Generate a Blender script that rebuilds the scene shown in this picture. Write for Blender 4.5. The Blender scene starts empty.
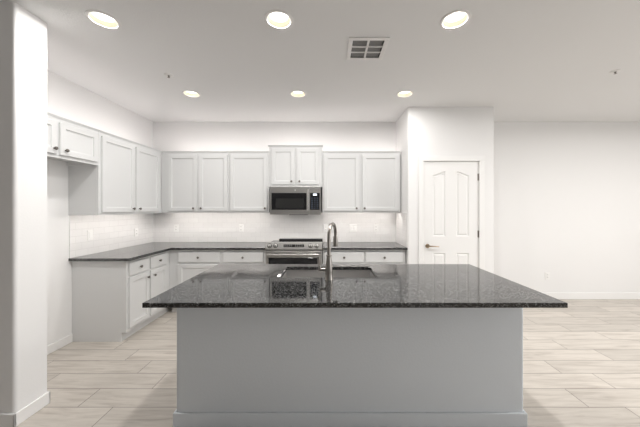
import bpy, bmesh, math, random
from mathutils import Vector, Matrix
random.seed(7)
C = bpy.context.scene.collection
PI = math.pi

# ------------------------------------------------------------------ camera, world, light, exposure
cam_d = bpy.data.cameras.new('camera'); cam = bpy.data.objects.new('camera', cam_d); C.objects.link(cam)
cam.location = (0, 0, 1.412); cam.rotation_euler = (PI / 2, 0, 0)
cam_d.sensor_fit = 'HORIZONTAL'; cam_d.sensor_width = 36; cam_d.lens = 270 / 640 * 36
cam_d.shift_x = -7.5 / 640; cam_d.shift_y = -5.5 / 640; cam_d.clip_start = 0.05
bpy.context.scene.camera = cam

world = bpy.data.worlds.new('daylight'); bpy.context.scene.world = world; world.use_nodes = True
bg = world.node_tree.nodes['Background']
bg.inputs['Color'].default_value = (0.92, 0.96, 1.0, 1); bg.inputs['Strength'].default_value = 0.8

def area(name, loc, rot, sx, sy, power, color):
    d = bpy.data.lights.new(name, 'AREA'); d.shape = 'RECTANGLE'; d.size = sx; d.size_y = sy
    d.energy = power; d.color = color
    o = bpy.data.objects.new(name, d); C.objects.link(o); o.location = loc; o.rotation_euler = rot
    return o
# area lights added outside two unseen windows, filling the room from right and rear
area('right_window_fill', (6.85, -0.8, 1.25), (0, PI / 2, 0), 2.3, 2.6, 66, (0.97, 0.985, 1.0))
area('rear_window_fill', (3.2, -6.3, 1.45), (PI / 2, 0, 0), 1.9, 1.5, 5, (0.97, 0.985, 1.0))
LAMP_W, LAMP_TINT, LENS = 13.6, (1.0, .985, .965), 1.8
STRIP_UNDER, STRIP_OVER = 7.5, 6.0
vs = bpy.context.scene.view_settings
vs.view_transform = 'Standard'; vs.look = 'None'; vs.exposure = 0.71; vs.gamma = 1.0; vs.use_curve_mapping = False

# ------------------------------------------------------------------ materials
def mat(name, color=(.8, .8, .8), rough=.5, metal=0.0, spec=.5, coat=0.0):
    m = bpy.data.materials.new(name); m.use_nodes = True
    p = m.node_tree.nodes['Principled BSDF']
    p.inputs['Base Color'].default_value = (*color, 1); p.inputs['Roughness'].default_value = rough
    p.inputs['Metallic'].default_value = metal; p.inputs['Specular IOR Level'].default_value = spec
    p.inputs['Coat Weight'].default_value = coat
    return m
def nd(m, t, **kw):
    n = m.node_tree.nodes.new(t)
    for k, v in kw.items():
        if hasattr(n, k): setattr(n, k, v)
        else: n.inputs[k].default_value = v
    return n
def lk(m, a, b): m.node_tree.links.new(a, b)
def pr(m): return m.node_tree.nodes['Principled BSDF']
def coords(m, scale=None):
    t = nd(m, 'ShaderNodeTexCoord')
    if scale is None: return t.outputs['Object']
    mp = nd(m, 'ShaderNodeMapping'); mp.inputs['Scale'].default_value = scale
    lk(m, t.outputs['Object'], mp.inputs['Vector']); return mp.outputs['Vector']
def bumpy(m, scale, strength, dist=.002, vec=None, detail=3):
    n = nd(m, 'ShaderNodeTexNoise', Scale=scale, Detail=detail)
    lk(m, vec or coords(m), n.inputs['Vector'])
    b = nd(m, 'ShaderNodeBump', Strength=strength, Distance=dist)
    lk(m, n.outputs['Fac'], b.inputs['Height']); lk(m, b.outputs['Normal'], pr(m).inputs['Normal'])
    return n
def ramp(m, src, stops):
    r = nd(m, 'ShaderNodeValToRGB'); e = r.color_ramp.elements
    while len(e) < len(stops): e.new(.5)
    for el, (p, c) in zip(e, stops): el.position = p; el.color = (*c, 1)
    lk(m, src, r.inputs['Fac']); return r.outputs['Color']
def math_(m, op, a, b=None, c=None):
    n = nd(m, 'ShaderNodeMath'); n.operation = op
    for i, v in enumerate((a, b, c)):
        if v is None: continue
        if isinstance(v, (int, float)): n.inputs[i].default_value = v
        else: lk(m, v, n.inputs[i])
    return n.outputs[0]

M = {}
M['wall'] = mat('white_wall_paint', (.82, .81, .80), .7, spec=.25); bumpy(M['wall'], 90, .25, .002)
M['ceiling'] = mat('white_ceiling_paint', (.79, .785, .78), .85, spec=.15); bumpy(M['ceiling'], 70, .3, .003)
M['trim'] = mat('white_trim_paint', (.84, .83, .815), .4, spec=.4); bumpy(M['trim'], 30, .04, .001)
M['cab'] = mat('white_cabinet_paint', (.675, .675, .67), .42, spec=.4); bumpy(M['cab'], 40, .05, .001)
M['island'] = mat('island_drywall_paint', (.75, .78, .81), .75, spec=.2); bumpy(M['island'], 75, .4, .003)
M['plate'] = mat('white_outlet_plastic', (.84, .83, .81), .35); bumpy(M['plate'], 50, .02, .001)
M['slot'] = mat('outlet_slot_shadow', (.12, .11, .1), .6); bumpy(M['slot'], 50, .02, .001)
M['duct'] = mat('dark_duct_metal', (.10, .10, .10), .6, .3); bumpy(M['duct'], 20, .1, .002)
M['louver'] = mat('grey_louver_enamel', (.30, .30, .295), .5); bumpy(M['louver'], 40, .03, .001)
M['vent'] = mat('white_vent_enamel', (.80, .785, .77), .45); bumpy(M['vent'], 40, .03, .001)
M['baffle'] = mat('white_lamp_baffle', (.80, .72, .58), .5); bumpy(M['baffle'], 40, .03, .001)
M['black'] = mat('black_glass', (.008, .008, .009), .06, spec=.5); bumpy(M['black'], 4, .01, .001)
M['matte_black'] = mat('black_enamel', (.012, .012, .012), .35); bumpy(M['matte_black'], 60, .05, .001)
M['keys'] = mat('keypad_print', (.07, .09, .13), .4); bumpy(M['keys'], 60, .02, .001)

def brushed(name, color, rough, sc):
    m = mat(name, color, rough, 1.0)
    v = coords(m, sc); n = nd(m, 'ShaderNodeTexNoise', Scale=1.0, Detail=4); lk(m, v, n.inputs['Vector'])
    r = nd(m, 'ShaderNodeMapRange'); r.inputs['To Min'].default_value = rough * .75; r.inputs['To Max'].default_value = rough * 1.3
    lk(m, n.outputs['Fac'], r.inputs['Value']); lk(m, r.outputs['Result'], pr(m).inputs['Roughness'])
    b = nd(m, 'ShaderNodeBump', Strength=.08, Distance=.0005); lk(m, n.outputs['Fac'], b.inputs['Height']); lk(m, b.outputs['Normal'], pr(m).inputs['Normal'])
    return m
M['steel'] = brushed('brushed_stainless', (.46, .45, .435), .33, (4, 200, 400))
M['chrome'] = brushed('bright_stainless', (.78, .77, .75), .25, (200, 200, 4))
M['sink'] = brushed('sink_stainless', (.55, .54, .53), .42, (6, 300, 300))
M['nickel'] = brushed('brushed_nickel', (.34, .315, .29), .3, (200, 200, 40))
M['knob'] = brushed('dark_nickel_knob', (.22, .20, .18), .3, (200, 200, 200))
M['bronze'] = brushed('antique_brass_lever', (.42, .33, .24), .3, (60, 200, 200))

def emitter(name, color, strength):
    m = mat(name, color); p = pr(m)
    n = nd(m, 'ShaderNodeTexNoise', Scale=8.0); lk(m, coords(m), n.inputs['Vector'])
    c = ramp(m, n.outputs['Fac'], [(0, color), (1, color)])
    lk(m, c, p.inputs['Emission Color']); p.inputs['Emission Strength'].default_value = strength
    return m
M['lens'] = emitter('lamp_lens_glow', (1.0, .95, .86), LENS)
M['strip_under'] = emitter('under_cabinet_strip_glow', (1.0, .95, .91), STRIP_UNDER)
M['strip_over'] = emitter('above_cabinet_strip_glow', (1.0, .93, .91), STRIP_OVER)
M['display'] = emitter('clock_display_glow', (.85, .92, 1.0), 1.2)

# polished black granite with grey flecks
g = M['granite'] = mat('speckled_black_granite', (.03, .03, .03), .05, spec=.75); pr(g).inputs['IOR'].default_value = 1.52
v = coords(g)
vo = nd(g, 'ShaderNodeTexVoronoi', Scale=210.0); lk(g, v, vo.inputs['Vector'])
no = nd(g, 'ShaderNodeTexNoise', Scale=40.0, Detail=3); lk(g, v, no.inputs['Vector'])
sp = nd(g, 'ShaderNodeSeparateColor'); lk(g, vo.outputs['Color'], sp.inputs[0])
mixf = math_(g, 'ADD', math_(g, 'MULTIPLY', sp.outputs[0], .85), math_(g, 'MULTIPLY', no.outputs['Fac'], .3))
lk(g, ramp(g, mixf, [(.40, (.003, .003, .003)), (.66, (.007, .007, .0075)), (.80, (.034, .034, .034)), (.97, (.20, .20, .197))]), pr(g).inputs['Base Color'])

# white subway tile
def subway(name, u_axis):
    m = mat(name, (.84, .83, .81), .18, spec=.5)
    t = nd(m, 'ShaderNodeTexCoord'); s = nd(m, 'ShaderNodeSeparateXYZ'); lk(m, t.outputs['Object'], s.inputs[0])
    c = nd(m, 'ShaderNodeCombineXYZ'); lk(m, s.outputs[u_axis], c.inputs[0]); lk(m, math_(m, 'SUBTRACT', s.outputs['Z'], .886), c.inputs[1])
    b = nd(m, 'ShaderNodeTexBrick', Scale=1.0); b.offset = .5
    for k, val in (('Color1', (.84, .825, .81, 1)), ('Color2', (.81, .795, .78, 1)), ('Mortar', (.72, .705, .69, 1)),
                   ('Mortar Size', .0016), ('Mortar Smooth', .3), ('Brick Width', .148), ('Row Height', .074), ('Bias', 0.0)):
        b.inputs[k].default_value = val
    lk(m, c.outputs[0], b.inputs['Vector']); lk(m, b.outputs['Color'], pr(m).inputs['Base Color'])
    bp = nd(m, 'ShaderNodeBump', Strength=.5, Distance=.002); bp.invert = True
    lk(m, b.outputs['Fac'], bp.inputs['Height']); lk(m, bp.outputs['Normal'], pr(m).inputs['Normal'])
    return m
M['tile_x'] = subway('subway_tile_along_rear', 'X'); M['tile_y'] = subway('subway_tile_along_side', 'Y')

# wood-look plank tile floor, joints along X
f = M['floor'] = mat('greige_plank_tile', (.6, .55, .5), .32, spec=.45)
t = nd(f, 'ShaderNodeTexCoord'); s = nd(f, 'ShaderNodeSeparateXYZ'); lk(f, t.outputs['Object'], s.inputs[0])
RW, PL, Y0 = .1957, .907, 1.7185
rowf = math_(f, 'DIVIDE', math_(f, 'SUBTRACT', s.outputs['Y'], Y0), RW)
row = math_(f, 'FLOOR', rowf); rfr = math_(f, 'FRACT', rowf)
ph = math_(f, 'SUBTRACT', math_(f, 'SUBTRACT', .324, math_(f, 'MULTIPLY', row, .28)), math_(f, 'MULTIPLY', math_(f, 'GREATER_THAN', row, 1.5), .276))
uu = math_(f, 'SUBTRACT', math_(f, 'DIVIDE', s.outputs['X'], PL), ph)
col_ = math_(f, 'FLOOR', uu); ufr = math_(f, 'FRACT', uu)
dx = math_(f, 'MULTIPLY', math_(f, 'MINIMUM', ufr, math_(f, 'SUBTRACT', 1.0, ufr)), PL)
dy = math_(f, 'MULTIPLY', math_(f, 'MINIMUM', rfr, math_(f, 'SUBTRACT', 1.0, rfr)), RW)
edge = math_(f, 'MINIMUM', dx, dy)
gr = nd(f, 'ShaderNodeMapRange'); gr.inputs['From Min'].default_value = .0018; gr.inputs['From Max'].default_value = .0032
lk(f, edge, gr.inputs['Value'])
wn = nd(f, 'ShaderNodeTexWhiteNoise'); wn.noise_dimensions = '2D'
cv = nd(f, 'ShaderNodeCombineXYZ'); lk(f, row, cv.inputs[0]); lk(f, col_, cv.inputs[1]); lk(f, cv.outputs[0], wn.inputs['Vector'])
gv = nd(f, 'ShaderNodeCombineXYZ')
lk(f, math_(f, 'ADD', math_(f, 'MULTIPLY', s.outputs['X'], 1.6), math_(f, 'MULTIPLY', wn.outputs['Value'], 30)), gv.inputs[0])
lk(f, math_(f, 'MULTIPLY', s.outputs['Y'], 16), gv.inputs[1]); lk(f, wn.outputs['Value'], gv.inputs[2])
gn = nd(f, 'ShaderNodeTexNoise', Scale=1.6, Detail=6, Roughness=.62, Distortion=.6); lk(f, gv.outputs[0], gn.inputs['Vector'])
grain = ramp(f, gn.outputs['Fac'], [(.25, (.36, .315, .27)), (.45, (.51, .465, .415)), (.62, (.585, .54, .485)), (.8, (.47, .42, .37))])
tone = nd(f, 'ShaderNodeMapRange'); tone.inputs['To Min'].default_value = .9; tone.inputs['To Max'].default_value = 1.07
lk(f, wn.outputs['Value'], tone.inputs['Value'])
ml = nd(f, 'ShaderNodeVectorMath'); ml.operation = 'SCALE'; lk(f, grain, ml.inputs[0]); lk(f, tone.outputs['Result'], ml.inputs['Scale'])
mx = nd(f, 'ShaderNodeMix'); mx.data_type = 'RGBA'
lk(f, gr.outputs['Result'], mx.inputs['Factor']); mx.inputs['A'].default_value = (.17, .145, .125, 1); lk(f, ml.outputs[0], mx.inputs['B'])
lk(f, mx.outputs['Result'], pr(f).inputs['Base Color'])
bp = nd(f, 'ShaderNodeBump', Strength=.35, Distance=.0015); lk(f, gr.outputs['Result'], bp.inputs['Height']); lk(f, bp.outputs['Normal'], pr(f).inputs['Normal'])

# window glass: thin clear pane
gl = bpy.data.materials.new('window_glass'); gl.use_nodes = True
nt = gl.node_tree; nt.nodes.remove(nt.nodes['Principled BSDF'])
tr = nt.nodes.new('ShaderNodeBsdfTransparent'); go = nt.nodes.new('ShaderNodeBsdfGlossy'); go.inputs['Roughness'].default_value = .02
ms = nt.nodes.new('ShaderNodeMixShader'); ms.inputs[0].default_value = .06
nt.links.new(tr.outputs[0], ms.inputs[1]); nt.links.new(go.outputs[0], ms.inputs[2]); nt.links.new(ms.outputs[0], nt.nodes['Material Output'].inputs[0])
M['glass'] = gl

# ------------------------------------------------------------------ mesh helpers
class MB:
    """collects shapes; link() makes ONE mesh object of them"""
    def __init__(self): self.bm = bmesh.new()
    def faces_box(self, x0, x1, y0, y1, z0, z1):
        v = [self.bm.verts.new(p) for p in ((x0, y0, z0), (x1, y0, z0), (x1, y1, z0), (x0, y1, z0), (x0, y0, z1), (x1, y0, z1), (x1, y1, z1), (x0, y1, z1))]
        return [self.bm.faces.new([v[i] for i in q]) for q in ((0, 3, 2, 1), (4, 5, 6, 7), (0, 1, 5, 4), (1, 2, 6, 5), (2, 3, 7, 6), (3, 0, 4, 7))]
    def box(self, x0, x1, y0, y1, z0, z1, bev=0, seg=2):
        fs = self.faces_box(x0, x1, y0, y1, z0, z1)
        if bev:
            es = {e for q in fs for e in q.edges}
            bmesh.ops.bevel(self.bm, geom=list(es), offset=bev, segments=seg, profile=.5, affect='EDGES')
        return self
    def prism(self, pts, a0, a1, axis='z'):
        """closed outline pts extruded between a0 and a1 along the axis"""
        def P(p, a): return {'z': (p[0], p[1], a), 'y': (p[0], a, p[1]), 'x': (a, p[0], p[1])}[axis]
        lo = [self.bm.verts.new(P(p, a0)) for p in pts]; hi = [self.bm.verts.new(P(p, a1)) for p in pts]
        n = len(pts)
        self.bm.faces.new(lo[::-1]); self.bm.faces.new(hi)
        for i in range(n): self.bm.faces.new((lo[i], lo[(i + 1) % n], hi[(i + 1) % n], hi[i]))
        return self
    def loft(self, rings, cap0=False, cap1=False, closed=True):
        R = [[self.bm.verts.new(p) for p in r] for r in rings]
        for a, b in zip(R, R[1:]):
            n = len(a)
            for i in range(n if closed else n - 1):
                self.bm.faces.new((a[i], a[(i + 1) % n], b[(i + 1) % n], b[i]))
        if cap0: self.bm.faces.new(R[0][::-1])
        if cap1: self.bm.faces.new(R[-1])
        return self
    def lathe(self, prof, c=(0, 0, 0), axis='z', n=24, cap0=True, cap1=True):
        """prof: (radius, height along the axis)"""
        rings = []
        for r, h in prof:
            ring = []
            for k in range(n):
                a = 2 * PI * k / n; u, w = r * math.cos(a), r * math.sin(a)
                ring.append({'z': (c[0] + u, c[1] + w, c[2] + h), 'y': (c[0] + u, c[1] + h, c[2] + w), 'x': (c[0] + h, c[1] + u, c[2] + w)}[axis])
            rings.append(ring)
        return self.loft(rings, cap0, cap1)
    def tube(self, pts, rad, n=16):
        pts = [Vector(p) for p in pts]; rs = rad if isinstance(rad, (list, tuple)) else [rad] * len(pts)
        rings = []; up = None
        for i, p in enumerate(pts):
            d = (pts[min(i + 1, len(pts) - 1)] - pts[max(i - 1, 0)]).normalized()
            if up is None:
                up = d.orthogonal().normalized()
            up = (up - d * up.dot(d)).normalized(); w = d.cross(up)
            rings.append([p + (up * math.cos(2 * PI * k / n) + w * math.sin(2 * PI * k / n)) * rs[i] for k in range(n)])
        return self.loft(rings, True, True)
    def panel(self, w, h, prof, y=0):
        """rectangle w x h in XZ, front towards -Y; prof: (inset, how far in front of y)"""
        rings = [[(i, y - d, i), (w - i, y - d, i), (w - i, y - d, h - i), (i, y - d, h - i)] for i, d in prof]
        return self.loft(rings, True, True)
    def link(self, name, m, parent=None, loc=None, smooth=False, bevel=0):
        bm = self.bm
        bmesh.ops.recalc_face_normals(bm, faces=bm.faces[:])
        me = bpy.data.meshes.new(name); bm.to_mesh(me); bm.free()
        if smooth:
            for q in me.polygons: q.use_smooth = True
            me.set_sharp_from_angle(angle=math.radians(38))
        me.materials.append(M[m] if isinstance(m, str) else m)
        o = bpy.data.objects.new(name, me); C.objects.link(o)
        if parent: o.parent = parent
        if loc is not None: o.location = loc
        if bevel:
            b = o.modifiers.new('soft_edges', 'BEVEL'); b.width = bevel; b.segments = 2; b.limit_method = 'ANGLE'; b.angle_limit = math.radians(40)
        return o
def thing(name, label, cat, loc=(0, 0, 0), rz=0, group=None):
    o = bpy.data.objects.new(name, None); C.objects.link(o); o.empty_display_size = .1
    o.location = loc; o.rotation_euler = (0, 0, rz); return tag(o, label, cat, group)
def tag(o, label, cat, group=None):
    o['label'] = label; o['category'] = cat
    if group: o['group'] = group
    return o
def struct(o, label, cat):
    o['kind'] = 'structure'; o['label'] = label; o['category'] = cat; return o
def dup(root, loc, label, group=None, dim=1.0):
    r = root.copy(); C.objects.link(r); r.location = loc; r['label'] = label
    if group: r['group'] = group
    for ch in list(root.children):
        c = ch.copy(); C.objects.link(c); c.parent = r
        if ch.type == 'LIGHT' and dim != 1.0: c.data = ch.data.copy(); c.data.energy *= dim
        for q in list(ch.children):
            d = q.copy(); C.objects.link(d); d.parent = c
    return r

# ------------------------------------------------------------------ room shell
H = 2.743                        # ceiling height
XL, XR, YB, YF = -6.0, 6.6, 4.18, -6.0
WL = -2.70                      # kitchen side wall
struct(MB().box(XL - .1, XR + .1, YF - .1, YB + .12, -.08, 0).link('floor', 'floor'), 'greige wood-look plank tile floor', 'floor')

LX = (-1.585, -.343, .903); LX2 = (3.35, 5.2); LY = (1.912, 3.15); RH = .084
VX = (.168, .486); VY = (2.101, 2.42)   # ceiling vent
xs = sorted([XL - .1, XR + .1] + [x + s * .15 for x in LX + LX2 for s in (-1, 1)]); ys = sorted([YF - .1, YB + .12] + [y + s * .15 for y in LY for s in (-1, 1)])
m = MB(); grid = {}
def gv_(x, y):
    k = (round(x, 5), round(y, 5))
    if k not in grid: grid[k] = m.bm.verts.new((x, y, H))
    return grid[k]
VX0, VX1, VY0, VY1 = VX[0] + .02, VX[1] - .02, VY[0] + .02, VY[1] - .02
xs = sorted(xs + [VX0, VX1]); ys = sorted(ys + [VY0, VY1])
for i in range(len(xs) - 1):
    for j in range(len(ys) - 1):
        x0, x1, y0, y1 = xs[i], xs[i + 1], ys[j], ys[j + 1]
        lamp = [(x, y) for x, y in [(x, y) for x in LX for y in LY] + [(x, LY[0]) for x in LX2] if x0 - 1e-4 < x < x1 + 1e-4 and y0 - 1e-4 < y < y1 + 1e-4]
        if abs(x0 - VX0) < 1e-6 and abs(y0 - VY0) < 1e-6: continue
        if not lamp: m.bm.faces.new([gv_(*p) for p in ((x0, y0), (x1, y0), (x1, y1), (x0, y1))]); continue
        cx, cy = lamp[0]; n = 32
        circ = [m.bm.verts.new((cx + RH * math.cos(2 * PI * k / n + PI / 4), cy + RH * math.sin(2 * PI * k / n + PI / 4), H)) for k in range(n)]
        cor = [gv_(x1, y1), gv_(x0, y1), gv_(x0, y0), gv_(x1, y0)]
        for q in range(4):
            for k in range(8):
                m.bm.faces.new((circ[(q * 8 + k) % n], circ[(q * 8 + k + 1) % n], cor[q] if k < 4 else cor[(q + 1) % 4]))
            m.bm.faces.new((circ[(q * 8 + 4) % n], cor[(q + 1) % 4], cor[q]))
m.faces_box(XL - .1, XR + .1, YF - .1, YB + .12, H + .2, H + .3)
for a in ((XL - .1, XR + .1, YF - .1, YF), (XL - .1, XR + .1, YB, YB + .12), (XL - .1, XL, YF, YB), (XR, XR + .1, YF, YB)):
    m.faces_box(*a, H, H + .2)
struct(m.link('ceiling', 'ceiling'), 'white lightly textured ceiling', 'ceiling')

struct(MB().box(WL - .12, XR + .1, YB, YB + .12, 0, H).link('wall_back', 'wall'), 'white rear wall running behind the kitchen to the right', 'wall')
struct(MB().box(WL - .12, WL, 1.94, YB, 0, H).link('wall_left', 'wall'), 'white side wall behind the left cabinets', 'wall')
def rounded(pts, rad, corners, n=6):
    """outline with the listed corner indices rounded"""
    out = []
    for i, p in enumerate(pts):
        if i not in corners: out.append(p); continue
        P, A, B = Vector(p), Vector(pts[i - 1]), Vector(pts[(i + 1) % len(pts)])
        a, b = P + (A - P).normalized() * rad, P + (B - P).normalized() * rad
        for k in range(n + 1):
            u = k / n; q = a * (1 - u) ** 2 + P * 2 * u * (1 - u) + b * u * u; out.append((q.x, q.y))
    return out
PX = -2.02; PY0, PY1 = 1.744, 1.945
struct(MB().prism(rounded([(XL, PY0), (PX, PY0), (PX, PY1), (XL, PY1)], .024, (1,)), 0, H).link('wall_near_left', 'wall', smooth=True),
       'white wall end with rounded corners at the left edge', 'wall')
struct(MB().box(XL - .1, XL, YF, PY1, 0, H).link('wall_far_left', 'wall'), 'white wall beyond the left edge', 'wall')

# pantry enclosure with its door opening
QX0, QX1, QY = 1.061, 2.194, 3.557
DX0, DX1, DZ = 1.263, 1.996, 2.029
m = MB()
m.prism(rounded([(QX0, QY), (DX0 - .004, QY), (DX0 - .004, QY + .11), (QX0 + .11, QY + .11), (QX0 + .11, YB), (QX0, YB)], .018, (0,)), 0, H)
m.prism(rounded([(QX1, YB), (QX1 - .11, YB), (QX1 - .11, QY + .11), (DX1 + .004, QY + .11), (DX1 + .004, QY), (QX1, QY)], .018, (5,)), 0, H)
m.box(DX0 - .004, DX1 + .004, QY, QY + .11, DZ + .004, H)
struct(m.link('wall_pantry', 'wall', smooth=True), 'white pantry wall with a door in it', 'wall')

# right wall and rear wall (behind the viewer), unseen windows added for fill light
def wall_with_hole(name, axis, a0, a1, t0, t1, h0, h1, z0, z1, label):
    b = MB()
    def bx(u0, u1, w0, w1):
        if axis == 'y': b.box(t0, t1, u0, u1, w0, w1)
        else: b.box(u0, u1, t0, t1, w0, w1)
    bx(a0, h0, 0, H); bx(h1, a1, 0, H)
    if z0 > 0: bx(h0, h1, 0, z0)
    bx(h0, h1, z1, H)
    return struct(b.link(name, 'wall'), label, 'wall')
wall_with_hole('wall_right', 'y', YF, YB, XR, XR + .1, -2.2, .6, .05, 2.35, 'white wall beyond the right edge')
wall_with_hole('wall_rear', 'x', XL, XR, YF - .1, YF, 2.2, 4.2, .7, 2.2, 'white wall behind the viewer')
def window(name, axis, a0, a1, t, z0, z1):
    b = MB(); g2 = MB(); w = .05
    def bx(mm, u0, u1, w0, w1, e):
        if axis == 'y': mm.box(t - e, t + e, u0, u1, w0, w1)
        else: mm.box(u0, u1, t - e, t + e, w0, w1)
    bx(b, a0, a0 + w, z0, z1, .03); bx(b, a1 - w, a1, z0, z1, .03); bx(b, a0, a1, z0, z0 + w, .03); bx(b, a0, a1, z1 - w, z1, .03)
    bx(b, (a0 + a1) / 2 - .03, (a0 + a1) / 2 + .03, z0, z1, .03)
    o = struct(b.link(name, 'trim'), 'unseen white framed window added for fill light', 'window')
    bx(g2, a0 + w, a1 - w, z0 + w, z1 - w, .003); g2.link('pane', 'glass', o)
window('window_1', 'y', -2.2, .6, XR + .05, .05, 2.35)
window('window_2', 'x', 2.2, 4.2, YF - .05, .7, 2.2)

# baseboards: outline of the board's section runs along the wall
def baseboard(name, runs, label, h=.088):
    b = MB()
    for (x0, x1, y0, y1) in runs: b.box(x0, x1, y0, y1, 0, h, .005, 2)
    return struct(b.link(name, 'trim'), label, 'baseboard')
T = .013
baseboard('baseboard_right', [(QX1, XR, YB - T, YB)], 'white baseboard along the rear wall at right', .105)
baseboard('baseboard_left', [(WL, WL + T, PY1 + T, 2.85)], 'white baseboard in the fridge alcove')
baseboard('baseboard_near_left', [(XL, PX + T, PY0 - T, PY0 + .001), (PX - .001, PX + T, PY0 - T, PY1 + T), (WL, PX + T, PY1 - .001, PY1 + T)], 'white baseboard wrapping the near wall end')
baseboard('baseboard_pantry', [(QX0 - T, 1.198, QY - T, QY), (2.068, QX1 + T, QY - T, QY), (QX1, QX1 + T, QY, YB - T)], 'white baseboard around the pantry wall')

# tile backsplash on the three walls
TT = .008
struct(MB().box(WL + TT, QX0 - TT, YB - TT, YB - .0005, .886, 1.72).link('trim_1', 'tile_x'), 'white subway tile backsplash on the rear wall', 'backsplash')
struct(MB().box(WL + .0005, WL + TT, 2.82, YB - .0005, .886, 1.34).link('trim_2', 'tile_y'), 'white subway tile backsplash on the left wall', 'backsplash')
struct(MB().box(QX0 - TT, QX0 - .0005, QY + .03, YB - .0005, .886, 1.345).link('trim_3', 'tile_y'), 'white subway tile backsplash on the pantry side wall', 'backsplash')

# ------------------------------------------------------------------ pantry door
m = MB(); W, HT = DX1 - DX0 - .006, DZ - .012
def arch(x0, x1, z0, zl, zr):
    pts = [(x0, z0), (x1, z0)]
    for k in range(13):
        u = k / 12; x = x1 + (x0 - x1) * u
        e = (1 - u) if zr > zl else u
        w_ = (3 * e * e - 2 * e ** 3) * .75 + e * .25
        pts.append((x, min(zl, zr) + abs(zr - zl) * w_))
    return pts
def inset_poly(pts, d):
    n = len(pts); out = []
    for i in range(n):
        p, a, b = Vector(pts[i]), Vector(pts[i - 1]), Vector(pts[(i + 1) % n])
        d1, d2 = (p - a).normalized(), (b - p).normalized()
        n1, n2 = Vector((-d1.y, d1.x)), Vector((-d2.y, d2.x)); nn = (n1 + n2).normalized()
        out.append(tuple(p + nn * d / max(.35, nn.dot(n1))))
    return out
panels = [arch(.125, .290, 1.03, 1.838, 1.892), arch(.436, .601, 1.03, 1.892, 1.838),
          [(.125, .16), (.290, .16), (.290, .81), (.125, .81)], [(.436, .16), (.601, .16), (.601, .81), (.436, .81)]]
front = [m.bm.verts.new((x, 0, z)) for x, z in ((0, 0), (W, 0), (W, HT), (0, HT))]
back = [m.bm.verts.new((x, .035, z)) for x, z in ((0, 0), (W, 0), (W, HT), (0, HT))]
edges = [m.bm.edges.new((front[i], front[(i + 1) % 4])) for i in range(4)]
for P in panels:
    rings = [P, inset_poly(P, .010), inset_poly(P, .020), inset_poly(P, .034)]
    vr = [[m.bm.verts.new((x, d, z)) for x, z in r] for r, d in zip(rings, (0, .011, .011, .004))]
    for a, b in zip(vr, vr[1:]):
        for i in range(len(a)): m.bm.faces.new((a[i], a[(i + 1) % len(a)], b[(i + 1) % len(a)], b[i]))
    m.bm.faces.new(vr[-1])
    edges += [m.bm.edges.get((vr[0][i], vr[0][(i + 1) % len(P)])) for i in range(len(P))]
bmesh.ops.triangle_fill(m.bm, use_beauty=True, use_dissolve=False, edges=edges, normal=(0, -1, 0))
m.bm.faces.new(back)
for i in range(4): m.bm.faces.new((front[i], front[(i + 1) % 4], back[(i + 1) % 4], back[i]))
door = struct(m.link('door_1', 'trim', loc=(DX0 + .003, QY + .006, .008)), 'white four-panel arched pantry door, closed', 'door')
lx, lz = 1.319 - DX0 - .003, .911 - .008
h = MB(); h.lathe([(.029, 0), (.029, -.006), (.024, -.011), (.010, -.012), (.010, -.045)], (lx, 0, lz), 'y', 20)
h.tube([(lx, -.045, lz), (lx + .03, -.05, lz + .002), (lx + .08, -.05, lz + .001), (lx + .135, -.046, lz - .004)], [.010, .009, .0075, .006], 12)
h.link('door_handle', 'bronze', door, smooth=True)['label'] = 'dark brass lever handle'
for z in (1.812, 1.061, .24):
    hh = MB(); hh.lathe([(.007, -.045), (.007, .045)], (W + .004, -.006, z), 'z', 12); hh.box(W - .014, W + .004, -.0015, .001, z - .045, z + .045)
    hh.link('hinge', 'nickel', door)
st = MB(); st.lathe([(.004, 0), (.004, .05), (.008, .05), (.008, .062)], (W + .008, -.012, 1.862), 'x', 10); st.link('hinge_stop', 'nickel', door)
b = MB(); cz = 2.097
b.box(1.198, DX0, QY - .016, QY, 0, DZ, .004); b.box(DX1, 2.064, QY - .016, QY, 0, DZ, .004); b.box(1.198, 2.064, QY - .016, QY, DZ, cz, .004)
b.box(DX0 - .004, DX0 + .001, QY, QY + .11, 0, DZ + .003); b.box(DX1 - .001, DX1 + .004, QY, QY + .11, 0, DZ + .003); b.box(DX0, DX1, QY, QY + .11, DZ - .002, DZ + .003)
struct(b.link('trim_4', 'trim'), 'white casing around the pantry door', 'door casing')

# ------------------------------------------------------------------ cabinets
knob_mesh = None
def add_knob(parent, x, z, y=-.02):
    global knob_mesh
    if knob_mesh is None:
        o = MB().lathe([(.006, 0), (.006, -.012), (.013, -.016), (.0155, -.021), (.013, -.027), (.006, -.029)], (0, 0, 0), 'y', 16).link('knob', 'knob', smooth=True)
        knob_mesh = o.data
    else:
        o = bpy.data.objects.new('knob', knob_mesh); C.objects.link(o)
    o.parent = parent; o.location = (x, y, z)
    o['label'] = 'dark metal knob'
DOOR = lambda fr: [(0, 0), (0, .016), (.003, .0195), (fr, .0195), (fr + .002, .0115), (fr + .011, .0095), (fr + .013, .0080)]
def cab_door(root, x0, x1, z0, z1, knob=None, fr=.048):
    d = MB().panel(x1 - x0, z1 - z0, DOOR(fr)).link('door', 'cab', root, (x0, 0, z0))
    if knob: add_knob(d, knob[0] - x0, knob[1] - z0, -.0195)
def cab_drawer(root, x0, x1, z0, z1):
    d = MB().panel(x1 - x0, z1 - z0, [(0, 0), (0, .014), (.003, .018), (.010, .0195), (.012, .0195)]).link('drawer', 'cab', root, (x0, 0, z0))
    add_knob(d, (x1 - x0) / 2, (z1 - z0) / 2, -.0195)
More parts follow.
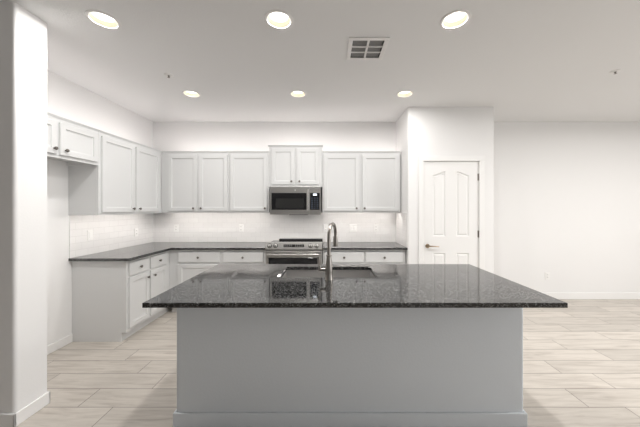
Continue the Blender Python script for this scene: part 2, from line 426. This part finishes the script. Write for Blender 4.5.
def carcass(root, w, hgt, depth, z0=0, under=.034):
    b = MB()
    b.box(0, .018, .019, depth, z0, hgt); b.box(w - .018, w, .019, depth, z0, hgt)
    b.box(.018, w - .018, .019, depth, z0 + under, z0 + under + .016); b.box(.018, w - .018, .019, depth, hgt - .016, hgt)
    b.box(.018, w - .018, depth - .008, depth, z0 + under + .016, hgt - .016)
    b.link('carcass', 'cab', root)
    MB().box(0, w, 0, .019, z0, hgt, .0015, 1).link('face_frame', 'cab', root)
def strips(root, w, hgt, under=True):
    if under: MB().box(.04, w - .04, .0215, .070, .024, .0335).link('light_strip', 'strip_under', root)
    MB().box(.02, w - .02, .10, .12, hgt + .0005, hgt + .01).link('light_strip', 'strip_over', root)
def moulding(root, w, z, hgt=.02, out=.012, ends=0.0):
    MB().prism([(0, z), (-out * .4, z), (-out * .6, z + hgt * .45), (-out, z + hgt * .6), (-out, z + hgt), (.02, z + hgt), (.02, z)], -ends, w + ends, 'x').link('top_moulding', 'cab', root)

# wall cabinets, rear run: face frames at Y = 3.88
FY, UB, UBL, UT = 3.88, 1.346, 1.337, 2.208
def upper(label, x0, x1, z0, z1, doors, depth=.296, mold=(.02, .012, 0.0)):
    r = thing('wall_cabinet', label, 'cabinet', (x0, FY, z0))
    carcass(r, x1 - x0, z1 - z0, depth)
    for a, b_, za, zb, k in doors: cab_door(r, a - x0, b_ - x0, za - z0, zb - z0, (k[0] - x0, k[1] - z0))
    moulding(r, x1 - x0, z1 - z0, *mold); strips(r, x1 - x0, z1 - z0, z0 < 1.5)
    return r
KZ = 1.408
upper('white two-door wall cabinet in the corner of the rear wall', -2.383, -1.412, UB, UT, [(-2.280, -1.870, 1.369, 2.172, (-1.912, KZ)), (-1.839, -1.434, 1.369, 2.172, (-1.804, KZ))])
upper('white single-door wall cabinet just left of the microwave', -1.410, -.841, UB, UT, [(-1.391, -.865, 1.369, 2.172, (-.892, KZ))])
upper('short raised two-door wall cabinet above the microwave', -.838, -.079, 1.714, 2.292, [(-.801, -.472, 1.748, 2.265, (-.514, 1.792)), (-.440, -.123, 1.748, 2.265, (-.400, 1.792))], mold=(.024, .017, .015))
upper('white two-door wall cabinet between the microwave and the pantry', -.076, 1.048, UB, UT, [(-.051, .452, 1.369, 2.172, (.415, KZ)), (.498, 1.015, 1.369, 2.172, (.530, KZ))])

# wall cabinets, left run: face frames at X = -2.385, local x runs away from the viewer
def upper_left(label, y0, y1, z0, z1, doors, depth=.314):
    r = thing('wall_cabinet', label, 'cabinet', (-2.385, y0, z0), PI / 2)
    carcass(r, y1 - y0, z1 - z0, depth)
    for a, b_, za, zb, k in doors: cab_door(r, a - y0, b_ - y0, za - z0, zb - z0, (k[0] - y0, k[1] - z0))
    moulding(r, y1 - y0, z1 - z0); strips(r, y1 - y0, z1 - z0, z0 < 1.5)
    return r
upper_left('tall white two-door wall cabinet on the left wall', 2.812, 3.879, UBL, UT, [(2.842, 3.310, 1.363, 2.172, (3.283, 1.404)), (3.350, 3.815, 1.363, 2.172, (3.392, 1.404))])
upper_left('shallow white two-door cabinet over the empty fridge alcove', PY1 + .002, 2.810, 1.855, UT, [(1.975, 2.364, 1.884, 2.172, (2.335, 1.93)), (2.394, 2.786, 1.884, 2.172, (2.436, 1.93))])

# base cabinets
CT = .886; CB = .856
def base_cab(label, loc, rz, w, depth, drawers, doors, end_panel=False):
    r = thing('base_cabinet', label, 'cabinet', loc, rz)
    b = MB(); b.box(0, .018, .019, depth, .095, CB); b.box(w - .018, w, .019, depth, .095, CB); b.box(.018, w - .018, .019, depth, .095, .112)
    b.box(.018, w - .018, depth - .01, depth, .112, CB); b.box(.018, w - .018, .019, depth - .01, CB - .02, CB)
    b.link('carcass', 'cab', r)
    MB().box(0, w, 0, .019, .095, CB, .0015, 1).link('face_frame', 'cab', r)
    MB().box(.006, w, .055, .073, 0, .095).link('toe_kick', 'cab', r)
    if end_panel:
        MB().prism([(.0, .095), (.050, .095), (.050, 0), (depth, 0), (depth, CB), (.0, CB)], -.012, 0, 'x').link('end_panel', 'cab', r)
    for a, b_, za, zb in drawers: cab_drawer(r, a, b_, za, zb)
    for a, b_, za, zb, k in doors: cab_door(r, a, b_, za, zb, k)
    return r
y0 = 2.862
base_cab('white base cabinet run along the left wall with exposed end panel', (-2.125, y0, 0), PI / 2, YB - .01 - y0, .573,
         [(2.878 - y0, 3.190 - y0, .687, .826), (3.226 - y0, 3.535 - y0, .687, .826)],
         [(2.878 - y0, 3.190 - y0, .128, .667, (3.160 - y0, .604)), (3.226 - y0, 3.535 - y0, .128, .667, (3.276 - y0, .600))], True)
x0 = -2.123; w = -.826 - x0
base_cab('white base cabinet against the rear wall left of the range', (x0, 3.62, 0), 0, w, .55,
         [(-1.997 - x0, -1.443 - x0, .685, .821), (-1.396 - x0, -.858 - x0, .685, .821)],
         [(-1.997 - x0, -1.443 - x0, .128, .662, (-1.49 - x0, .60)), (-1.396 - x0, -.858 - x0, .128, .662, (-1.35 - x0, .60))])
x0 = -.062; w = 1.045 - x0
base_cab('white base cabinet against the rear wall right of the range', (x0, 3.62, 0), 0, w, .55,
         [(-.041 - x0, .484 - x0, .685, .821), (.512 - x0, 1.005 - x0, .685, .821)],
         [(-.041 - x0, .484 - x0, .128, .662, (.44 - x0, .60)), (.512 - x0, 1.005 - x0, .128, .662, (.56 - x0, .60))])

# worktops
tag(MB().prism([(WL + .001, 2.812), (-2.068, 2.812), (-2.068, 3.575), (-.824, 3.575), (-.824, YB - .001), (WL + .001, YB - .001)], CB + .0005, CT).link('countertop', 'granite', bevel=.003),
    'black granite L-shaped countertop in the left corner', 'countertop')
tag(MB().prism([(-.064, 3.575), (QX0 - .002, 3.575), (QX0 - .002, YB - .001), (-.064, YB - .001)], CB + .0005, CT).link('countertop', 'granite', bevel=.003),
    'short black granite countertop between the range and pantry wall', 'countertop')

# ------------------------------------------------------------------ range
RX0, RX1, RYF = -.819, -.070, 3.565
r = thing('kitchen_range', 'stainless slide-in range with black glass cooktop under the microwave', 'oven', ((RX0 + RX1) / 2, RYF, 0))
hw = (RX1 - RX0) / 2
MB().box(-hw, hw, .03, .60, .06, .905).link('body', 'steel', r)
MB().box(-hw + .02, hw - .02, .06, .58, 0, .06).link('plinth', 'matte_black', r)
MB().box(-hw, hw, .022, .53, .906, .922, .003).link('cooktop', 'black', r)
MB().box(-hw + .085, hw - .004, .53, .60, .905, .944, .004).link('rear_vent', 'matte_black', r)
# sloping control panel
MB().prism([(.012, .952), (.050, .952), (.050, .866), (-.012, .866), (-.012, .874)], -hw, hw, 'x').link('control_panel', 'steel', r, bevel=.003)
nrm = Vector((0, -.078, .024)).normalized()
def on_panel(x, u):   # u from 0 at the bottom edge to 1 at the top edge of the slope
    return Vector((x, -.012 + .024 * u, .874 + .078 * u))
for px in (-.765, -.686, -.224, -.141):
    c = on_panel(px - (RX0 + RX1) / 2, .5)
    k = MB().lathe([(.024, 0), (.024, .006), (.019, .008), (.0175, .028), (.012, .031)], (0, 0, 0), 'z', 20).link('knob', 'steel', r, smooth=True)
    k.location = c; k.rotation_mode = 'QUATERNION'; k.rotation_quaternion = Vector((0, 0, 1)).rotation_difference(nrm)
    k['label'] = 'round stainless burner knob'
    MB().box(-.002, .002, -.017, .017, .031, .0335).link('pointer', 'matte_black', k)
    MB().lathe([(.030, -.0005), (.030, .002), (.0235, .0025)], n=24).link('bezel', 'matte_black', k)
d = MB(); a = [on_panel(x, u) + nrm * .0012 for x, u in ((-.135, .28), (.135, .28), (.135, .72), (-.135, .72))]
b_ = [p + nrm * -.004 for p in a]
d.loft([b_, a], True, True); dp = d.link('display', 'black', r)
for i in range(9):
    if i in (4,): continue
    d = MB()
    for u in (.40, .58):
        q = [on_panel(-.125 + i * .028 + dx_, u + du) + nrm * e for e in (.0008, .0018) for dx_, du in ((0, 0), (.016, 0), (.016, .07), (0, .07))]
        d.loft([q[:4], q[4:]], True, True)
    d.link('touch_key', 'steel', dp)
# oven door
dr = MB().box(-hw + .003, hw - .003, -.012, .03, .215, .846, .006).link('oven_door', 'steel', r)
MB().box(-hw + .042, hw - .060, -.0145, -.011, .40, .757, .001, 1).link('window', 'black', dr)['label'] = 'black glass oven window'
hd = MB().tube([(-hw + .035, -.055, .803), (hw - .035, -.055, .803)], .0125, 14)
for sx in (-1, 1): hd.tube([(sx * (hw - .06), -.012, .803), (sx * (hw - .06), -.055, .803)], .009, 10)
hd.link('handle', 'steel', dr, smooth=True)
MB().box(-hw + .003, hw - .003, -.008, .03, .065, .207, .006).link('drawer', 'steel', r)

# ------------------------------------------------------------------ microwave
MX0, MX1, MYF, MZ0, MZ1 = -.803, -.098, 3.77, 1.314, 1.712
r = thing('microwave', 'stainless over-the-range microwave hung below the short cabinet', 'microwave', ((MX0 + MX1) / 2, MYF, MZ0))
cx = (MX0 + MX1) / 2; hw = (MX1 - MX0) / 2; mh = MZ1 - MZ0
X = lambda x: x - cx
Z = lambda z: z - MZ0
MB().box(-hw, hw, .035, .39, .012, mh).link('body', 'steel', r)
dr = MB().box(-hw, X(-.250), 0, .034, .006, mh, .004).link('door', 'steel', r)
MB().box(X(-.782), X(-.293), -.0025, .001, Z(1.387), Z(1.622), .001, 1).link('window', 'black', dr)
MB().box(X(-.722), X(-.335), -.0035, -.002, Z(1.405), Z(1.545), .0005, 1).link('window_screen', 'matte_black', dr)
hd = MB().box(X(-.282), X(-.256), -.040, -.026, Z(1.375), Z(1.672), .005)
for z in (1.395, 1.652): hd.box(X(-.277), X(-.261), -.028, .001, Z(z) - .010, Z(z) + .010)
hd.link('handle', 'chrome', dr)
MB().lathe([(.009, .001), (.009, -.0015)], (X(-.452), 0, Z(1.662)), 'y', 20).link('badge', 'plate', dr)['label'] = 'small round pale badge'
cp = MB().box(X(-.249), hw, 0, .034, .006, mh, .004).link('control_panel', 'steel', r)
MB().box(X(-.244), X(-.110), -.0025, .001, Z(1.387), Z(1.622), .001, 1).link('keypad', 'black', cp)
MB().box(X(-.200), X(-.150), -.0035, -.002, Z(1.588), Z(1.610)).link('display', 'display', cp)
kk = MB()
for i in range(3):
    for j in range(6):
        kk.box(X(-.228) + i * .038, X(-.228) + i * .038 + .022, -.0034, -.002, Z(1.405) + j * .028, Z(1.405) + j * .028 + .009)
kk.link('keys', 'keys', cp)
MB().box(-.10, .16, .13, .30, -.004, .012).link('bottom_panel', 'matte_black', r)
MB().box(-.26, .26, .05, .11, .0085, .0115).link('cooktop_lamp', 'strip_under', r)

# ------------------------------------------------------------------ island
IX0, IX1, IY0, IY1 = -1.027, 1.332, 1.495, 2.535
SX0, SX1, SY0, SY1 = -.360, .378, 2.045, 2.415
def ring_slab(x0, x1, y0, y1, hx0, hx1, hy0, hy1, z0, z1):
    b = MB(); gx, gy = (x0, hx0, hx1, x1), (y0, hy0, hy1, y1); V = {}
    for k, z in enumerate((z0, z1)):
        for i in range(4):
            for j in range(4): V[i, j, k] = b.bm.verts.new((gx[i], gy[j], z))
    for i in range(3):
        for j in range(3):
            if (i, j) == (1, 1): continue
            for k in (0, 1): b.bm.faces.new([V[i, j, k], V[i + 1, j, k], V[i + 1, j + 1, k], V[i, j + 1, k]])
    for i in range(3):
        for j in (0, 3): b.bm.faces.new([V[i, j, 0], V[i + 1, j, 0], V[i + 1, j, 1], V[i, j, 1]])
        for j in (0, 3): b.bm.faces.new([V[j, i, 0], V[j, i + 1, 0], V[j, i + 1, 1], V[j, i, 1]])
    for j in (1, 2): b.bm.faces.new([V[1, j, 0], V[2, j, 0], V[2, j, 1], V[1, j, 1]]); b.bm.faces.new([V[j, 1, 0], V[j, 2, 0], V[j, 2, 1], V[j, 1, 1]])
    return b
tag(ring_slab(IX0, IX1, IY0, IY1, SX0, SX1, SY0, SY1, CB + .002, CT).link('island_countertop', 'granite', bevel=.003),
    'large polished black granite island countertop with a sink cutout', 'countertop')
BX0, BX1, BY0, BY1 = -.984, 1.276, 1.75, 2.49
r = thing('kitchen_island', 'grey textured island base with baseboard below the granite top', 'island', ((BX0 + BX1) / 2, BY0, 0))
ox = -(BX0 + BX1) / 2
def IP(p): return (p[0] + ox, p[1] - BY0)
MB().prism([IP(p) for p in rounded([(BX0, BY0), (BX1, BY0), (BX1, BY0 + .14), (BX0, BY0 + .14)], .02, (0, 1))], 0, CB + .0015).link('half_wall', 'island', r, smooth=True)
b = MB()
for x in (BX0, BX1 - .02): b.box(x + ox, x + ox + .02, .14, BY1 - BY0, 0, CB + .0015)
b.box(BX0 + ox + .02, BX1 + ox - .02, BY1 - BY0 - .02, BY1 - BY0, .095, CB + .0015); b.box(BX0 + ox + .02, BX1 + ox - .02, BY1 - BY0 - .09, BY1 - BY0 - .07, 0, .095)
b.link('cabinet_back', 'cab', r)
b = MB(); b.box(BX0 + ox - T, BX1 + ox + T, -T, 0, 0, .09, .005); b.box(BX0 + ox - T, BX0 + ox, 0, .14, 0, .09, .005); b.box(BX1 + ox, BX1 + ox + T, 0, .14, 0, .09, .005)
b.link('baseboard', 'island', r)

# sink: undermount bowl
b = MB(); e = .006; zt = CB + .0005
b.loft([[(SX0 - .02, SY0 - .02, zt), (SX1 + .02, SY0 - .02, zt), (SX1 + .02, SY1 + .02, zt), (SX0 - .02, SY1 + .02, zt)],
        [(SX0 - e, SY0 - e, zt), (SX1 + e, SY0 - e, zt), (SX1 + e, SY1 + e, zt), (SX0 - e, SY1 + e, zt)],
        [(SX0, SY0, .66), (SX1, SY0, .66), (SX1, SY1, .66), (SX0, SY1, .66)],
        [(SX0 + .02, SY0 + .02, .645), (SX1 - .02, SY0 + .02, .645), (SX1 - .02, SY1 - .02, .645), (SX0 + .02, SY1 - .02, .645)]], False, True)
r = thing('kitchen_sink', 'stainless undermount sink set into the island top', 'sink', ((SX0 + SX1) / 2, (SY0 + SY1) / 2, .645))
for v_ in b.bm.verts: v_.co -= Vector(r.location)
o = b.link('bowl', 'sink', r, smooth=True); so = o.modifiers.new('wall', 'SOLIDIFY'); so.thickness = .0015; so.offset = -1
MB().lathe([(.043, .002), (.043, .006), (.036, .006), (.030, .003)], (0, 0, 0), 'z', 24).link('drain', 'steel', r, smooth=True)

# faucet
FX, FYc = .011, 1.985
r = thing('faucet', 'brushed nickel gooseneck faucet standing on the island beside the sink', 'faucet', (FX, FYc, CT), 0)
MB().lathe([(.031, 0), (.031, .006), (.029, .012), (.0275, .05), (.026, .09), (.021, .14), (.0175, .165), (.0175, .17), (.0205, .172), (.0205, .18), (.017, .182)], n=24).link('body', 'nickel', r, smooth=True)
dirv = Vector((.29, .957, 0)).normalized(); R_ = .092; zc = .312
pts = [(0, 0, .175), (0, 0, .24), (0, 0, zc)]
for k in range(1, 17):
    a = PI * k / 16; q = dirv * (R_ - R_ * math.cos(a)); pts.append((q.x, q.y, zc + R_ * math.sin(a)))
q = dirv * (2 * R_); pts.append((q.x, q.y, zc - .015))
MB().tube(pts, .0132, 16).link('spout', 'nickel', r, smooth=True)
MB().lathe([(.015, -.010), (.0175, -.016), (.0185, -.05), (.0205, -.085), (.0190, -.092), (.012, -.092)], (q.x, q.y, zc), 'z', 20).link('spray_head', 'nickel', r, smooth=True)
hd = MB(); hd.tube([(-.015, 0, .072), (-.052, 0, .072), (-.066, 0, .073)], [.015, .015, .013], 14)
hd.tube([(-.066, 0, .066), (-.068, -.002, .09), (-.072, -.006, .13), (-.074, -.008, .168)], [.013, .009, .007, .006], 12)
hd.link('handle', 'nickel', r, smooth=True)

# ------------------------------------------------------------------ ceiling fittings
def downlight(x, y, label):
    r = thing('recessed_light', label, 'ceiling light', (x, y, H), 0, 'recessed ceiling lights')
    b = MB(); b.lathe([(RH - .003, .001), (RH - .003, -.004), (.092, -.006), (.101, -.003), (.102, 0)], n=40, cap0=False, cap1=False); b.link('trim_ring', 'vent', r, smooth=True)
    b = MB(); b.lathe([(RH - .003, -.003), (.080, .005), (.066, .032), (.066, .06)], n=40, cap0=False, cap1=True); b.link('baffle', 'baffle', r, smooth=True)
    b = MB(); b.lathe([(.0655, .036), (.0655, .031), (.045, .0285), (.0, .0275)][:3], n=40, cap0=True, cap1=True); b.link('lens', 'lens', r, smooth=True)
    d = bpy.data.lights.new('lamp', 'AREA'); d.shape = 'DISK'; d.size = .12; d.energy = LAMP_W; d.color = LAMP_TINT
    o = bpy.data.objects.new('lamp', d); C.objects.link(o); o.parent = r; o.location = (0, 0, -.001)
    return r
p = downlight(LX[0], LY[0], 'recessed ceiling light nearest the wall end at left')
for (x, y), lab in zip([(LX[1], LY[0]), (LX[2], LY[0]), (LX[0], LY[1]), (LX[1], LY[1]), (LX[2], LY[1])],
                       ['recessed ceiling light in the near row, left of the ceiling vent', 'recessed ceiling light in the near row, right of the ceiling vent',
                        'recessed ceiling light in the far row nearest the left wall cabinets', 'recessed ceiling light in the far row in front of the microwave cabinet',
                        'recessed ceiling light in the far row nearest the pantry']):
    dup(p, (x, y, H), lab, dim=1.0 if y == LY[0] else .32)
for q in p.children:
    if q.type == 'LIGHT': q.data = q.data.copy(); q.data.energy *= .66
for x, lab in ((3.35, 'unseen recessed light added to brighten the open area, nearer the pantry'), (5.2, 'unseen recessed light added to brighten the open area, nearer the right wall')):
    dup(p, (x, LY[0], H), lab, dim=2.9)  # extra downlights out of view, added to brighten the far wall at right

vx, vy = (VX[0] + VX[1]) / 2, (VY[0] + VY[1]) / 2; hs = .159
r = thing('ceiling_vent', 'square white ceiling air vent with dark slots', 'vent', (vx, vy, H))
fr = MB()
for a in ((-hs, hs, -hs, -hs + .034), (-hs, hs, hs - .034, hs), (-hs, -hs + .034, -hs + .034, hs - .034), (hs - .034, hs, -hs + .034, hs - .034)): fr.box(*a, -.008, 0, .002, 1)
fr.box(-.008, .008, -hs + .034, hs - .034, -.008, .0)
for y in (-.040, .040): fr.box(-hs + .034, hs - .034, y - .005, y + .005, -.008, 0)
fr.link('frame', 'vent', r)
sl = MB()
for k in range(9):
    y = -hs + .055 + k * .0265
    sl.prism([(y + .009, .001), (y + .0075, .001), (y - .009, .016), (y - .0075, .016)], -hs + .04, hs - .04, 'x')
sl.link('louvers', 'louver', r)
MB().loft([[(-hs + .021, -hs + .021, 0.0005), (hs - .021, -hs + .021, .0005), (hs - .021, hs - .021, .0005), (-hs + .021, hs - .021, .0005)],
           [(-hs + .021, -hs + .021, .12), (hs - .021, -hs + .021, .12), (hs - .021, hs - .021, .12), (-hs + .021, hs - .021, .12)]], False, True).link('duct', 'duct', r)

def sprinkler(x, y, label):
    r = thing('fire_sprinkler', label, 'sprinkler', (x, y, H), 0, 'ceiling fire sprinklers')
    MB().lathe([(.042, 0), (.042, -.003), (.034, -.007), (.018, -.008)], n=24).link('escutcheon', 'vent', r, smooth=True)
    MB().lathe([(.009, -.0075), (.009, -.014), (.005, -.016), (.005, -.024), (.012, -.025), (.012, -.0265)], n=16).link('nozzle', 'knob', r, smooth=True)
sprinkler(-1.587, 2.70, 'small fire sprinkler on the ceiling above the left counter')
sprinkler(2.797, 2.624, 'small fire sprinkler on the ceiling in the open area at right')

# ------------------------------------------------------------------ outlets
def outlet(loc, rz, label, w=.070, kind='duplex'):
    r = thing('wall_outlet', label, 'outlet', loc, rz, 'wall outlets')
    MB().box(-w / 2, w / 2, -.006, 0, -.0575, .0575, .0025, 2).link('cover_plate', 'plate', r)
    n = 1 if w < .1 else 2
    for i in range(n):
        ox_ = (i - (n - 1) / 2) * .046
        if kind == 'switch':
            MB().box(ox_ - .016, ox_ + .016, -.009, -.005, -.033, .033, .002).link('rocker', 'plate', r); continue
        for dz in (-.02, .02):
            o = MB().box(ox_ - .016, ox_ + .016, -.008, -.005, dz - .014, dz + .014, .002).link('receptacle', 'plate', r)
            MB().box(ox_ - .008, ox_ - .005, -.0085, -.0075, dz - .004, dz + .007).box(ox_ + .005, ox_ + .008, -.0085, -.0075, dz - .004, dz + .007).link('slots', 'slot', o)
YT = YB - TT
outlet((WL + TT, 3.058, 1.106), PI / 2, 'white outlet on the left wall tile near the fridge alcove', kind='switch')
outlet((WL + TT, 3.80, 1.07), PI / 2, 'white outlet on the left wall tile near the corner')
outlet((-2.336, YT, 1.10), 0, 'white outlet on the rear tile nearest the left corner')
outlet((-1.333, YT, 1.10), 0, 'white outlet on the rear tile left of the range')
outlet((-.028, YT, 1.10), 0, 'white outlet on the rear tile just right of the range')
outlet((.395, YT, 1.10), 0, 'white double switch plate on the rear tile right of the faucet', .115, 'switch')
outlet((.748, YT, 1.10), 0, 'white outlet on the rear tile nearest the pantry')
outlet((3.40, YB, .36), 0, 'white outlet low on the rear wall right of the pantry')
